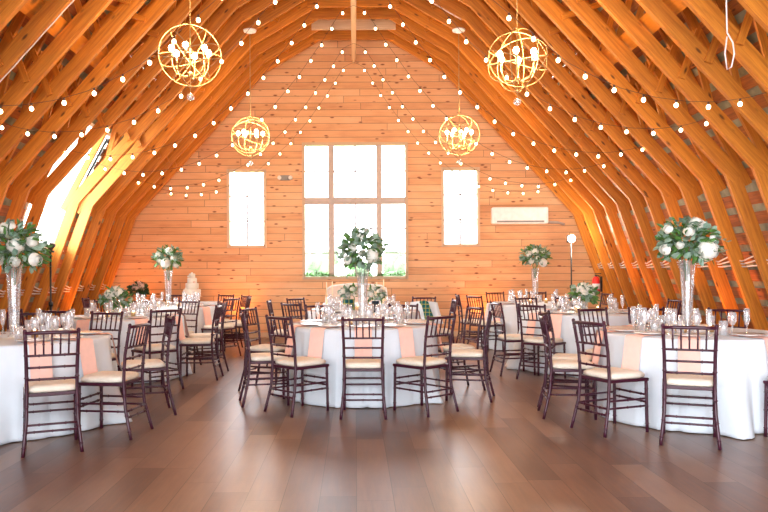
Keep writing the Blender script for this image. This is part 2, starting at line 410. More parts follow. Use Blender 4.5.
# ribs
def nrm(a, b): return (b[1]-a[1], -(b[0]-a[0]))
def rib_mesh(gap=False):
    mb = MB()
    for s in (-1, 1):
        P = [(s*x, z) for x, z in inner]; O = [(s*x, z) for x, z in outer]
        def beam(a, b, dep, th, y=0, flip=1, ext0=0, ext1=0):
            a = Vector(a); b = Vector(b); d = (b-a).normalized(); a = a-d*ext0; b = b+d*ext1
            n = Vector((d.y, -d.x))*s*flip
            mb.beam(a, b, (n.x, n.y), dep, th, y)
        if not (s < 0 and gap): beam(P[0], P[1], .16, .056, 0, ext1=.10)
        if not (s < 0 and gap): beam(P[1], P[2], .165, .066, 0, ext0=.12, ext1=.06)
        else:
            beam((-3.50, 3.385), P[2], .165, .066, 0, ext1=.06); beam(P[0], (-4.63, 1.68), .175, .056, 0)
        beam(P[2], P[3], .18, .056, 0, ext0=.05, ext1=0)
        # outer chord hugging the boards
        beam(O[1] if not (s < 0 and gap) else (-3.87, 3.83), O[2], .09, .05, 0, flip=-1, ext0=0, ext1=.04)
        beam(O[2], O[3], .09, .056, 0, flip=-1)
        beam(O[3], O[4], .09, .05, 0, flip=-1, ext0=.04)
        # webs lying against the face of the chords
        def web(a, b, y=.062):
            if s < 0 and gap and a[0] > 3.5: return
            a = Vector((s*a[0], a[1])); b = Vector((s*b[0], b[1])); d = (b-a).normalized(); n = Vector((d.y, -d.x))*s
            mb.beam(a-n*.035, b-n*.035, (n.x, n.y), .07, .035, y)
        web((3.95, 3.05), (3.72, 3.98)); web((3.55, 3.42), (3.75, 3.95), -.062); web((3.1, 4.0), (3.3, 4.65)); web((2.6, 4.5), (3.2, 4.7), -.062)
        web((2.5, 4.62), (2.3, 5.55)); web((1.9, 5.3), (1.95, 5.9)); web((1.3, 5.7), (1.85, 6.0), -.062); web((.7, 6.05), (.75, 6.5))
    return mb
ribs = []; proto = None
ry = WY-.33; k = 0
while ry > .6:
    nm = 'trim_%d' % (k+1)
    if DY0 < ry < DY1: o = rib_mesh(abs(ry-11.2) < .2).build(nm, RIBW)
    elif proto is None:
        o = rib_mesh().build(nm, RIBW); proto = o
    else:
        o = proto.copy(); o.name = nm; C.objects.link(o)
    o.location = (0, ry, 0); struct(o); ribs.append(ry); ry -= .61; k += 1
# collar ties
for i, yy in enumerate(ribs):
    mb = MB(); mb.beam((-.80, 5.93), (.80, 5.93), (0, 1), .19, .05, 0)
    o = mb.build('trim_%d' % (k+1+i), RIBW if i != 1 else TRIMW); o.location = (0, yy+(-.062), 0); struct(o)  # second tie in paler timber: the bright light on it put into colour
# long purlins and the hay rail
def purlin(x, z, wx, wz, ang=0):
    mb = MB(); Ly = WY-.4
    M = Matrix.Rotation(ang, 3, 'Y')
    c = [Vector((a*wx/2, 0, b_*wz/2)) for a, b_ in ((-1, -1), (1, -1), (1, 1), (-1, 1))]; c = [M @ v for v in c]
    v = [(q.x, .4, q.z) for q in c]+[(q.x, .4+Ly, q.z) for q in c]
    fs = [(0, 1, 2, 3), (7, 6, 5, 4), (0, 4, 5, 1), (1, 5, 6, 2), (2, 6, 7, 3), (3, 7, 4, 0)]
    mb.add(v, fs, False, [[(0, 0), (.1, 0), (.1, .1), (0, .1)]]*2+[[(0, 0), (Ly, 0), (Ly, wx), (0, wx)]]*4)
    o = mb.build('trim_9%d' % purlin.n, RIBW, None, (x, 0, z)); purlin.n += 1; return struct(o)
purlin.n = 0
for s in (-1, 1):
    purlin(s*3.215, 4.02, .05, .22, -s*R_(42))
t = thing('hay_rail', 'long slim hay trolley rail running down the ridge of the barn', 'rail', (0, 0, 5.56))
mb = MB(); mb.box((0, 8.1, 0), (.05, 13.9, .07)); mb.box((0, 8.1, .045), (.09, 13.9, .02)); mb.build('track', TRIMW, t)
for i in range(8):
    mb = MB(); mb.tube([(0, 14.4-i*1.83, .05), (0, 14.4-i*1.83, .42)], .012, 6); mb.build('hanger', BLACK, t)

# ------------------------------------------------------------ outside
mb = MB(); mb.add([(-150, WY+.5, -.6), (150, WY+.5, -.6), (150, 260, -.6), (-150, 260, -.6)], [(0, 1, 2, 3)]); struct(mb.build('ground', GRASS))
rt = random.Random(3)
for i, (x, y, h, lab) in enumerate([(-2.0, 45, 3.0, 'leafy green tree seen through the left panes of the large window'), (2.4, 46, 3.0, 'round green tree seen through the right panes of the large window'),
                                (.3, 60, 2.6, 'low pale tree far off behind the middle panes of the large window')]):
    t = thing('tree', lab, 'tree', (x, y, -.6), 0, 'trees on the lawn beyond the gable')
    mb = MB(); mb.tube([(0, 0, 0), (.1, 0, h*.35), (0, .1, h*.6)], [.22, .16, .08], 8); mb.build('trunk', BARK, t)
    mb = MB()
    for q in range(26):
        a = rt.uniform(0, 6.28); r = rt.uniform(0, h*.32); mb.ball((r*cos(a), r*sin(a), h*.6+rt.uniform(-.2, .33)*h), rt.uniform(.35, .6)*h*.3, 9, 6, bump=.25, rnd=rt)
    mb.build('crown', TREEG, t)

# ------------------------------------------------------------ chiavari chair
CP = {}
def make_chair():
    t = thing('chiavari_chair', '', 'chair')
    mb = MB(); pts = [(-.2, .2), (.2, .2), (.185, -.195), (-.185, -.195)]
    v = [(x, y, z) for z in (.425, .452) for x, y in pts]; mb.add(v, [(3, 2, 1, 0), (4, 5, 6, 7), (0, 1, 5, 4), (1, 2, 6, 5), (2, 3, 7, 6), (3, 0, 4, 7)])
    mb.build('seat', MAHOG, t, bevel=.006)
    mb = MB(); rings = []
    for sc_, z in ((.93, .452), (1.0, .462), (1.0, .485), (.9, .50), (.5, .507)):
        rings.append([(x*sc_*.97, y*sc_*.97, z) for x, y in ((-.2, .1), (-.18, .18), (-.1, .2), (.1, .2), (.18, .18), (.2, .1), (.19, -.12), (.17, -.18), (.1, -.195), (-.1, -.195), (-.17, -.18), (-.19, -.12))])
    n = 12; v = [p for r in rings for p in r]; fs = [(i*n+k, i*n+(k+1) % n, (i+1)*n+(k+1) % n, (i+1)*n+k) for i in range(4) for k in range(n)]
    fs = [f[::-1] for f in fs]+[tuple(range(n)), tuple(4*n+k for k in range(n-1, -1, -1))]
    mb.add(v, fs, True); mb.build('seat_cushion', CUSH, t)
    def turned(pts, r):       # bamboo style rod: small rings along its length
        P = [Vector(p) for p in pts]; out = []; rs = []
        for a, b_ in zip(P, P[1:]):
            nseg = max(1, round((b_-a).length/.15))
            for q in range(nseg):
                A = a.lerp(b_, q/nseg); B = a.lerp(b_, (q+1)/nseg)
                out += [A, A.lerp(B, .40), A.lerp(B, .47), A.lerp(B, .5), A.lerp(B, .53), A.lerp(B, .60)]; rs += [r, r, r*1.0, r*1.5, r, r]
        out.append(P[-1]); rs.append(r)
        return out, rs
    def post(x):
        mb = MB(); s = 1 if x > 0 else -1
        p, rs = turned([(s*.205, -.275, 0), (s*.18, -.215, .25), (s*.175, -.2, .46), (s*.178, -.215, .68), (s*.186, -.262, .92)], .0135)
        mb.tube(p, rs, 8); mb.ball((s*.186, -.262, .922), .016, 8, 5); return mb
    for s in (-1, 1): post(s*.2).build('back_post', MAHOG, t)
    for s in (-1, 1):
        p, rs = turned([(s*.19, .185, 0), (s*.185, .18, .43)], .0135); MB().tube(p, rs, 8).build('front_leg', MAHOG, t)
    MB().tube([(-.186, -.262, .905), (-.1, -.268, .908), (.1, -.268, .908), (.186, -.262, .905)], [.012, .014, .014, .012], 8).build('top_rail', MAHOG, t)
    for z, y, x in ((.735, -.227, .180), (.645, -.214, .177), (.555, -.207, .176)):
        p, rs = turned([(-x, y, z), (x, y, z)], .0095); MB().tube(p, rs, 7).build('back_rail', MAHOG, t)
    for i in range(5):
        x = (i-2)*.058; p, rs = turned([(x, -.227, .735), (x*1.02, -.266, .905)], .0075); MB().tube(p, rs, 6).build('spindle', MAHOG, t)
    def st(a, b_):
        p, rs = turned([a, b_], .009); MB().tube(p, rs, 7).build('stretcher', MAHOG, t)
    for s in (-1, 1):
        st((s*.188, .183, .22), (s*.184, -.222, .22)); st((s*.188, .183, .28), (s*.182, -.218, .28))
    st((-.188, .183, .25), (.188, .183, .25)); st((-.188, .183, .31), (.188, .183, .31))
    st((-.19, -.235, .17), (.19, -.235, .17)); st((-.185, -.225, .22), (.185, -.225, .22))
    return t
chair0 = make_chair()
# ------------------------------------------------------------ tableware prototypes
def make_goblet():
    t = thing('water_goblet', '', 'glass')
    MB().lathe([(.0, .001), (.034, .002), (.032, .006), (.006, .012), (.005, .085)], 14).build('stem', CLEAR, t)
    MB().lathe([(.004, .085), (.022, .095), (.036, .13), (.037, .16), (.031, .20), (.029, .20), (.034, .16)], 14).build('bowl', CLEAR, t); return t
def make_flute():
    t = thing('champagne_flute', '', 'glass')
    MB().lathe([(.0, .001), (.031, .002), (.029, .006), (.005, .012), (.004, .08)], 14).build('stem', CLEAR, t)
    MB().lathe([(.004, .08), (.016, .095), (.025, .14), (.026, .19), (.023, .235), (.021, .235)], 14).build('bowl', CLEAR, t); return t
def make_tumbler():
    t = MB().lathe([(.0, .002), (.030, .002), (.038, .13), (.036, .13), (.029, .012), (0, .012)], 14).build('tumbler', CLEAR); return t
def make_plate():
    return MB().lathe([(0, .003), (.075, .003), (.135, .018), (.137, .021), (.078, .009), (0, .009)], 28).build('dinner_plate', PORC)
def make_votive():
    t = thing('votive_candle', '', 'candle')
    MB().lathe([(0, .002), (.028, .002), (.034, .065), (.032, .065), (.026, .008), (0, .008)], 14).build('holder', GOLD, t)
    MB().lathe([(0, .05), (.03, .05)], 14).lathe([(0, .008), (.025, .008), (.029, .05), (0, .05)], 14).build('wax', WAX, t)
    MB().ball((0, 0, .066), .009, 8, 6, (1, 1, 1.9)).build('flame', FLAME, t); return t
goblet, flute, tumbler, plate, votive = make_goblet(), make_flute(), make_tumbler(), make_plate(), make_votive()
tag(tumbler, '', 'glass'); tag(plate, '', 'plate')
RT, TZ = .80, .77
def flare(z):                          # cloth radius factor by height
    return 0 if z >= TZ else (TZ-z)/TZ
def make_napkin():
    mb = MB(); w = .085; path = [(.47, TZ+.004), (.66, TZ+.005), (RT-.01, TZ+.007), (RT+.014, TZ-.002), (RT+.034, TZ-.10), (RT+.055, TZ-.22), (RT+.072, TZ-.29)]
    vs = []; n = len(path)
    for off in (0, .003):
        for i, (r, z) in enumerate(path):
            for q in (-1, -.33, .33, 1):
                rr = r+(off if i > 2 else 0)+(.006*sin(q*5+1)*max(0, i-3)/3)
                vs.append((w*q, -rr, z+(off if i <= 2 else 0)))
    fs = []
    for l in (0, 1):
        for i in range(n-1):
            for q in range(3):
                a = l*n*4+i*4+q; f = (a, a+1, a+5, a+4); fs.append(f if l else f[::-1])
    mb.add(vs, fs, True); return mb.build('napkin', NAPK)
napkin = tag(make_napkin(), '', 'napkin')

# ------------------------------------------------------------ flowers
def leaf(mb, p, d, up, ln, w):
    d = d.normalized(); s = d.cross(up)
    if s.length < 1e-3: s = Vector((1, 0, 0))
    s.normalize(); n = s.cross(d)
    q = [p, p+d*ln*.35+s*w*.5+n*.1*ln, p+d*ln*.75+s*w*.38+n*.06*ln, p+d*ln-n*.05*ln, p+d*ln*.75-s*w*.38+n*.06*ln, p+d*ln*.35-s*w*.5+n*.1*ln, p+d*ln*.5+n*.02*ln]
    mb.add(q, [(0, 1, 6), (1, 2, 6), (2, 3, 6), (3, 4, 6), (4, 5, 6), (5, 0, 6)], True)
def bloom(parent, c, r, rnd, kind, m=None):
    mb = MB(); ax = Vector(c).normalized() if Vector(c).length > 0 else Vector((0, 0, 1))
    if kind == 'rose':
        mb.ball((0, 0, 0), r*.55, 9, 7)
        for ring, (nn, rad, tilt) in enumerate(((4, .55, .35), (5, .8, .7), (6, 1.0, 1.05))):
            for k_ in range(nn):
                a = 2*pi*k_/nn+ring*.6; o = Vector((cos(a)*sin(tilt), sin(a)*sin(tilt), cos(tilt)))
                side = Vector((-sin(a), cos(a), 0)); upv = side.cross(o)*-1
                cpt = o*r*rad*.9; q = []
                for u_ in (-1, -.4, .4, 1):
                    for v_ in (-1, 0, 1):
                        q.append(cpt+side*u_*r*.5*(1-.25*v_*v_)+Vector((cos(a)*cos(tilt), sin(a)*cos(tilt), -sin(tilt)))*(-v_)*r*.42+o*(-.18*r*u_*u_+.10*r*v_))
                mb.add(q, [(i*3+j, i*3+j+1, (i+1)*3+j+1, (i+1)*3+j) for i in range(3) for j in range(2)], True)
    else:
        mb.ball((0, 0, 0), r*.86, 12, 8)
        for q in range(60):
            z = rnd.uniform(-.5, 1); a = rnd.uniform(0, 6.28); s_ = math.sqrt(1-z*z); o = Vector((s_*cos(a), s_*sin(a), z))
            t1 = o.orthogonal().normalized(); t2 = o.cross(t1); pc = o*r*.92; e = r*.17
            for k_ in range(4):
                b_ = k_*pi/2+rnd.random(); d = t1*cos(b_)+t2*sin(b_); sd = o.cross(d)
                mb.add([pc, pc+d*e*.6+sd*e*.45+o*e*.2, pc+d*e*1.2+o*e*.1, pc+d*e*.6-sd*e*.45+o*e*.2], [(0, 1, 2, 3)], True)
    o = mb.build('rose' if kind == 'rose' else 'hydrangea', m or PETAL, parent)
    o.location = c; o.rotation_euler = ax.to_track_quat('Z', 'Y').to_euler(); return o
def florals(t, zc, rx, rz, blooms, seed, nl=230, green=(0, 1), trail=True, petal=None, sprigs=12):
    """a full bouquet about (0,0,zc); blooms = (x, z, r, kind, y)"""
    rnd = random.Random(seed); m1 = MB(); m2 = MB(); c0 = Vector((0, 0, zc))
    for i in range(nl):
        z = rnd.uniform(-.75, 1); a = rnd.uniform(0, 6.28); s_ = math.sqrt(1-z*z); k_ = rnd.uniform(.35, 1)
        o = Vector((s_*cos(a), s_*sin(a), z)); p = c0+Vector((o.x*rx*k_, o.y*rx*k_, o.z*rz*k_))
        d = (o+Vector((rnd.uniform(-.6, .6), rnd.uniform(-.6, .6), rnd.uniform(-.7, .4)))).normalized()
        if rnd.random() < .45: leaf(m1, p, d, o, rnd.uniform(.07, .12), rnd.uniform(.025, .045))
        else: leaf(m2, p, d, o, rnd.uniform(.055, .09), rnd.uniform(.045, .065))
    for i in range(sprigs):              # long sprigs with small leaves
        a = rnd.uniform(0, 6.28); el = rnd.uniform(-.35, .9) if i % 3 else rnd.uniform(.7, 1.3)
        if not trail: el = abs(el)*.5
        d = Vector((cos(a)*cos(el), sin(a)*cos(el), sin(el))); p0 = c0+Vector((d.x*rx*.5, d.y*rx*.5, d.z*rz*.5)); ln = rx*rnd.uniform(.65, 1.0)
        pts = [p0+d*ln*q/6+Vector((0, 0, -.10*ln*(q/6)**2*(1 if trail else .3)*4)) for q in range(7)]
        mm = m1 if i % 2 else m2; mm.tube(pts, .0022, 4)
        for q in range(1, 7):
            for s_ in (-1, 1):
                sd = d.cross(Vector((0, 0, 1))).normalized()*s_
                leaf(mm, pts[q], (d*.6+sd+Vector((0, 0, .25))), Vector((0, 0, 1)), .045, .02 if mm is m1 else .032)
    G = (GREEN1, GREEN2, GREEN3)
    m1.build('fern_fronds', G[green[0]], t); m2.build('eucalyptus_leaves', G[green[1]], t)
    hold = []
    for (x, z, r, kd, y) in blooms:
        o = bloom(t, (x, y, zc+z), r, rnd, kd, petal)
        ax = Vector((x, y-.02, z*.7+.05)).normalized(); o.rotation_euler = ax.to_track_quat('Z', 'Y').to_euler()
def tall_centrepiece(name_label, loc, zc, rx, rz, blooms, seed, vtop, **kw):
    t = thing('tall_flower_centrepiece', name_label, 'flower arrangement', loc, 0, 'tall centrepieces on the tables')
    mb = MB(); h = vtop
    mb.lathe([(.0, .002), (.055, .003), (.056, .012), (.040, .03), (.044, .12), (.052, h*.5), (.062, h*.8), (.074, h-.004), (.075, h), (.070, h-.005), (.058, h*.8), (.048, h*.5), (.040, .12), (.036, .05), (.0, .045)], 20)
    mb.build('vase', VASEG, t)
    mb = MB()
    rnd = random.Random(seed)
    for i in range(7):
        a = i*.9; mb.tube([(.012*cos(a), .012*sin(a), h*.72), (.03*cos(a), .03*sin(a), h), (.05*cos(a), .05*sin(a), h+.07)], .004, 5)
    mb.build('stem', GREEN1, t)
    florals(t, zc, rx, rz, blooms, seed, **kw); return t
def low_centrepiece(label, loc, seed, r=.15, petal=None, green=(0, 1), sc_=1):
    t = thing('low_flower_centrepiece', label, 'flower arrangement', loc)
    MB().lathe([(0, .002), (.05, .002), (.058, .16), (.054, .16), (.046, .012), (0, .012)], 18).build('vase', VASEG, t)
    florals(t, .24, r, .11, [(-.06, .06, .07, 'hydrangea', -.05), (.06, .07, .072, 'hydrangea', -.04), (0, .10, .07, 'hydrangea', .03), (-.01, .03, .05, 'rose', -.10), (.09, .0, .04, 'rose', -.06)], seed, nl=170, trail=True, petal=petal, green=green, sprigs=7)
    return t

# ------------------------------------------------------------ tables
def round_cloth(phis, seed, R=RT):
    rnd = random.Random(seed); mb = MB(); seg = 160
    levels = [(0, TZ, 0), (.4, TZ, 0), (R-.03, TZ, 0), (R-.008, TZ-.003, 0), (R, TZ-.014, .02)]
    zs = [.72, .66, .58, .48, .38, .28, .18, .10, .04, .008]
    ph = [rnd.uniform(0, 6.28) for _ in range(3)]; n1 = rnd.choice((18, 20, 22)); n2 = rnd.choice((23, 25))
    vs = []
    def rad(a, z):
        t = (TZ-z)/TZ
        near = min([abs((a-p+pi) % (2*pi)-pi) for p in phis]+[9])
        calm = min(1, max(0, (near-.25)/.14))
        w = 1.3*abs(sin(n1*.5*a+ph[0]))**.7*2-1.3+.6*sin(n2*a+ph[1])+.4*sin(7*a+ph[2])
        if t < .38: calm2 = .3+.7*calm
        else: calm2 = .35+.65*calm
        return R+t*(.035+.16*calm*t)+(w if calm > .6 else min(w, .2))*.05*t**.8*(.6+.4*calm)
    for r, z, _ in levels:
        for k_ in range(seg):
            a = 2*pi*k_/seg; rr = max(r, .0005); vs.append((rr*sin(a), -rr*cos(a), z))
    for z in zs:
        for k_ in range(seg):
            a = 2*pi*k_/seg; rr = rad(a, z); vs.append((rr*sin(a), -rr*cos(a), z))
    nr = len(levels)+len(zs)
    fs = [(i*seg+(k_+1) % seg, i*seg+k_, (i+1)*seg+k_, (i+1)*seg+(k_+1) % seg) for i in range(nr-1) for k_ in range(seg)]
    mb.add(vs, fs, True); o = mb.build('tablecloth', CLOTH)
    sd = o.modifiers.new('thickness', 'SOLIDIFY'); sd.thickness = .003; sd.offset = 0
    return o
TP = {}
def make_table():
    t = thing('round_table', '', 'table')
    MB().lathe([(0, .735), (RT-.03, .735), (RT-.02, .75), (RT-.03, .762), (0, .762)], 48).build('tabletop', SKIP, t)
    for s in (-1, 1):
        for q in (-1, 1): MB().tube([(s*.42, q*.3, 0), (s*.42, q*.3, .735)], .014, 8).build('leg', BLACK, t)
    return t
table0 = make_table()
names = {}
def chair_at(tn, place_word, x, y, rz, group):
    place(CP, 'chair', chair0, (x, y, 0), rz, 'dark spindle-back chair with ivory cushion, %s, %s' % (tn, place_word), group)
def setting(tn, cx, cy, phi, word, cnt=[0], full=True):
    def P(r, lat): 
        v = Matrix.Rotation(phi, 3, 'Z') @ Vector((lat, -r, 0)); return (cx+v.x, cy+v.y)
    x, y = P(0, 0)
    g = ' %s, %s' % (tn, word)
    place(CP, 'napkin', napkin, (x, y, 0), phi, 'blush napkin hanging over the table edge,'+g, 'blush napkins')
    x, y = P(.60, 0); place(CP, 'plate', plate, (x, y, TZ+.008), 0, 'white dinner plate on a blush napkin,'+g, 'dinner plates')
    x, y = P(.40, .06); place(CP, 'goblet', goblet, (x, y, TZ), phi, 'clear stemmed water goblet,'+g, 'water goblets')
    x, y = P(.47, .155); place(CP, 'flute', flute, (x, y, TZ), phi, 'slim clear champagne flute,'+g, 'champagne flutes')
    x, y = P(.42, -.075); place(CP, 'tumbler', tumbler, (x, y, TZ), 0, 'short clear tumbler,'+g, 'tumblers')
def guest_table(tn, cx, cy, chairs, seed, extra_phi=()):
    """chairs: (word, phi_deg, r) or (word, (px,py), (px,py)) from the two rear feet"""
    phis = []; group = 'chairs around the %s' % tn
    for ch in chairs:
        if isinstance(ch[1], tuple):
            a, b_ = zfl(*ch[1]), zfl(*ch[2]); mid = (a+b_)/2; v = (b_-a).normalized(); n = Vector((-v.y, v.x))
            if n.dot(Vector((cx, cy))-mid) < 0: n = -n
            x, y = mid+n*.275; rz = math.atan2(-n.x, n.y)
            dd = Vector((x-cx, y-cy))
            if dd.length < 1.09: q = dd.normalized()*1.09; x, y = cx+q.x, cy+q.y
        else:
            p = R_(ch[1]); r = ch[2] if len(ch) > 2 else 1.08
            x, y = cx+r*sin(p), cy-r*cos(p); rz = p+(R_(ch[3]) if len(ch) > 3 else 0)
        chair_at(tn, ch[0], x, y, rz, group)
        phi = math.atan2(x-cx, -(y-cy)); phis.append(phi)
        setting(tn, cx, cy, phi, ch[0])
    t = place(TP, 't', table0, (cx, cy, 0), 0, 'round banquet table under the white cloth of the %s' % tn, 'round banquet tables'); t['category'] = 'table'
    c_ = round_cloth(phis, seed); c_.location = (cx, cy, 0)
    tag(c_, 'white floor-length cloth draped over the %s' % tn, 'tablecloth', 'white tablecloths')
    for i, (a, r) in enumerate(((200, .17), (320, .19), (80, .18))):
        place(CP, 'votive', votive, (cx+r*sin(R_(a)), cy-r*cos(R_(a)), TZ), 0, 'small lit votive candle %s the centre of the %s' % (('behind', 'left of', 'right of')[i], tn), 'votive candles')
TB = dict(
 centre=(.08, 8.15), frontleft=(-3.05, 6.72), frontright=(3.09, 6.90), midleft=(-3.05, 9.7), midright=(3.10, 10.12), farleft=(-3.10, 12.4), farright=(3.10, 12.85), farcentre=(.10, 10.75))
guest_table('centre table', *TB['centre'], [
 ('nearest the camera', (341.5, 418.4), (383.5, 418.4)), ('near right', (424, 416), (452, 410.6)), ('near left', (266, 412), (288.7, 417)),
 ('left end', (246, 399.5), (249.5, 407.5)), ('rear left', -110, 1.14), ('right end', 76, 1.12), ('rear right', 108, 1.1), ('far side left', -157), ('far side right', 157)], 11)
guest_table('front left table', *TB['frontleft'], [
 ('near side', (24, 457.4), (79, 452)), ('right end', (123.6, 438.9), (144.8, 428.5)), ('rear right', 112, 1.1), ('far side', 163), ('far left', -160)], 12)
guest_table('front right table', *TB['frontright'], [
 ('near side', (663, 442.7), (716, 446.9)), ('near left', (584.6, 425.8), (616, 434.6)), ('left end', (559, 412), (563, 417.5)),
 ('rear left', -118), ('far side left', -158), ('far side middle', 175), ('far side right', 140), ('near right', 25)], 13)
guest_table('middle left table', *TB['midleft'], [
 ('near right', (152, 393), (180.7, 389.3)), ('right end', (213, 381), (219.8, 375.3)), ('rear right', 116, 1.1), ('far side right', 152), ('far side', -172),
 ('near side', -14), ('near left', -44)], 14)
guest_table('middle right table', *TB['midright'], [
 ('near left', (517.8, 379.4), (543.7, 382.5)), ('left end', (494, 371.6), (505, 376)), ('rear left', -158), ('far side', 173), ('near right', 46), ('right end', 98)], 15)
guest_table('far left table', *TB['farleft'], [
 ('near right', 60), ('right end', 90), ('rear right', 118), ('far side right', 145), ('far side left', -172), ('left end', -85), ('near left', -32)], 16)
guest_table('far right table', *TB['farright'], [
 ('near left', -60), ('left end', -90), ('far side left', -160), ('far side right', 166), ('right end', 100)], 17)
guest_table('far centre table', *TB['farcentre'], [
 ('near left', -45), ('left end', -90), ('rear left', -130), ('rear right', 133, 1.22, 25), ('right end', 92)], 18)

W = 'rose'; Hy = 'hydrangea'
def on(tab, dx_=0, dy_=0): return (TB[tab][0]+dx_, TB[tab][1]+dy_, TZ)
tall_centrepiece('tall airy bouquet of white blooms and greens in glass vase on centre table', on('centre', .0, .02), .80, .22, .23,
  [(-.10, .03, .055, W, -.14), (.10, -.06, .085, Hy, -.14), (-.16, -.10, .055, Hy, -.10), (.14, .10, .06, Hy, -.03), (-.02, .14, .05, W, -.08), (.0, -.03, .05, W, -.15), (.05, .2, .04, W, 0)], 21, .60, nl=330, sprigs=26)
tall_centrepiece('tall bouquet of white hydrangeas in glass vase on front left table', on('frontleft', -.02, .0), .80, .26, .23,
  [(-.08, .05, .06, W, -.17), (-.12, -.09, .10, Hy, -.14), (.09, .02, .08, Hy, -.16), (.2, .06, .06, Hy, -.08), (.22, -.10, .07, W, -.09), (-.05, .17, .07, Hy, -.05), (.09, -.12, .055, W, -.18), (.02, .19, .05, W, -.1)], 22, .66, nl=430)
tall_centrepiece('tall bouquet with one large white hydrangea in glass vase on front right table', on('frontright', -.02, .0), .82, .25, .20,
  [(-.05, .10, .06, W, -.15), (.11, -.07, .10, Hy, -.17), (-.14, -.02, .045, W, -.17), (-.2, .12, .05, W, -.08), (.04, .17, .07, Hy, -.1), (-.23, -.06, .06, W, -.09), (.10, .17, .055, W, -.04), (.17, .03, .045, W, -.12)], 23, .66, nl=430, sprigs=18)
tall_centrepiece('tall bouquet of white blooms in glass vase on far left table', on('farleft', 0, 0), .80, .22, .18,
  [(-.12, .06, .06, W, -.12), (.0, -.08, .09, Hy, -.17), (.12, .0, .06, W, -.14), (.04, .12, .07, Hy, -.1), (.15, -.1, .06, Hy, -.1), (-.1, -.04, .045, W, -.16)], 24, .60, nl=330)
tall_centrepiece('tall bouquet of white roses in glass vase on far right table', on('farright', 0, 0), .80, .22, .17,
  [(-.13, .05, .06, W, -.12), (-.03, .08, .065, Hy, -.13), (.1, -.1, .08, Hy, -.15), (.1, .09, .055, W, -.1), (-.1, -.07, .06, W, -.14), (.0, -.02, .04, W, -.18)], 25, .60, nl=330)
low_centrepiece('low white hydrangea bouquet in clear vase on middle left table', on('midleft', -.05, -.05), 31, .17)
low_centrepiece('low creamy hydrangea bouquet with grey leaves on middle right table', on('midright', 0, 0), 32, .17)

# far centre table: tartan and navy vases with bouquets
def wrapped_vase(label, loc, m_, rr, hh, seed, petal):
    t = thing('wrapped_vase_bouquet', label, 'flower arrangement', loc)
    MB().lathe([(0, .002), (rr*.9, .002), (rr, .03), (rr*.95, hh), (rr*.8, hh+.002), (0, hh-.01)], 18).build('vase', m_, t)
    florals(t, hh+.09, .11, .08, [(-.07, .02, .045, Hy, -.06), (.05, .04, .045, W, -.07), (-.01, -.02, .04, W, -.10), (-.02, .09, .04, Hy, -.02), (.08, -.02, .035, W, -.08), (-.11, -.01, .035, W, -.04)], seed, nl=60, petal=petal, sprigs=4); return t
wrapped_vase('cream bouquet in teal tartan wrapped vase on far centre table', (TB['farcentre'][0]-.19, 10.3, TZ), TARTAN, .085, .19, 41, PETAL)
wrapped_vase('small bouquet in dark navy vase on far centre table', (TB['farcentre'][0]+.18, 10.36, TZ), NAVY, .055, .16, 42, PETAL)

# white shawl and tartan scarf draped over one chair of the far centre table
ax, ay = TB['farcentre'][0]+1.22*sin(R_(133)), TB['farcentre'][1]-1.22*cos(R_(133)); arz = R_(133+25)
def drape(name, label, m_, x0, x1, x2, x3, z0, z1, y, cat):
    mb = MB(); vs = []; nn = 10
    for i in range(7):
        f = i/6; z = z1+(z0-z1)*f**.9; xa = x0+(x2-x0)*f; xb = x1+(x3-x1)*math.sqrt(f)
        for q in range(nn): u = q/(nn-1); vs.append((xa+(xb-xa)*u, y+.012*sin(u*9)*f+.01*f, z-.02*(2*u-1)**2*(1-f)))
    mb.add(vs, [(i*nn+q, i*nn+q+1, (i+1)*nn+q+1, (i+1)*nn+q) for i in range(6) for q in range(nn-1)], True)
    o = mb.build(name, m_, None, (ax, ay, 0)); o.rotation_euler = (0, 0, arz); sd = o.modifiers.new('t', 'SOLIDIFY'); sd.thickness = .007; tag(o, label, cat)
drape('shawl', 'white shawl draped over a dark chair right of the bouquets', CLOTH, -.24, .20, -.34, .24, .515, .865, -.185, 'shawl')
drape('tartan_scarf', 'teal tartan scarf laid over the white shawl on a chair', TARTAN, -.10, .05, -.21, -.05, .56, .875, -.160, 'scarf')

# sweetheart settee and table
SY = 14.0
t = thing('settee', 'pale settee with white curved frame below the large window', 'settee', (.03, SY+.55, 0))
arc = [(-.60, .1), (-.60, .80), (-.57, 1.0), (-.48, 1.05), (-.2, 1.08), (0, 1.09), (.2, 1.08), (.48, 1.05), (.57, 1.0), (.60, .80), (.60, .1)]
MB().tube([(x, 0, z) for x, z in arc], .018, 8).build('back_frame', WHITEP, t)
mb = MB(); inn = [(x*.97, z if z < .3 else z-.012) for x, z in arc]; inn = [(x, max(z, .35)) for x, z in inn]; n = len(inn)
mb.add([(x, -.02, z) for x, z in inn]+[(x, .02, z) for x, z in inn], [tuple(range(n)), tuple(range(2*n-1, n-1, -1))]+[(i, (i+1) % n, (i+1) % n+n, i+n) for i in range(n)]); mb.build('backrest', SHEER, t)
MB().box((0, -.27, .38), (1.16, .5, .14)).build('seat', SHEER, t, bevel=.03)
for x in (-.55, .55):
    MB().tube([(x, -.5, 0), (x, -.48, .32)], .02, 8).build('leg', WHITEP, t); MB().tube([(x, 0, 0), (x, 0, .32)], .02, 8).build('leg', WHITEP, t)
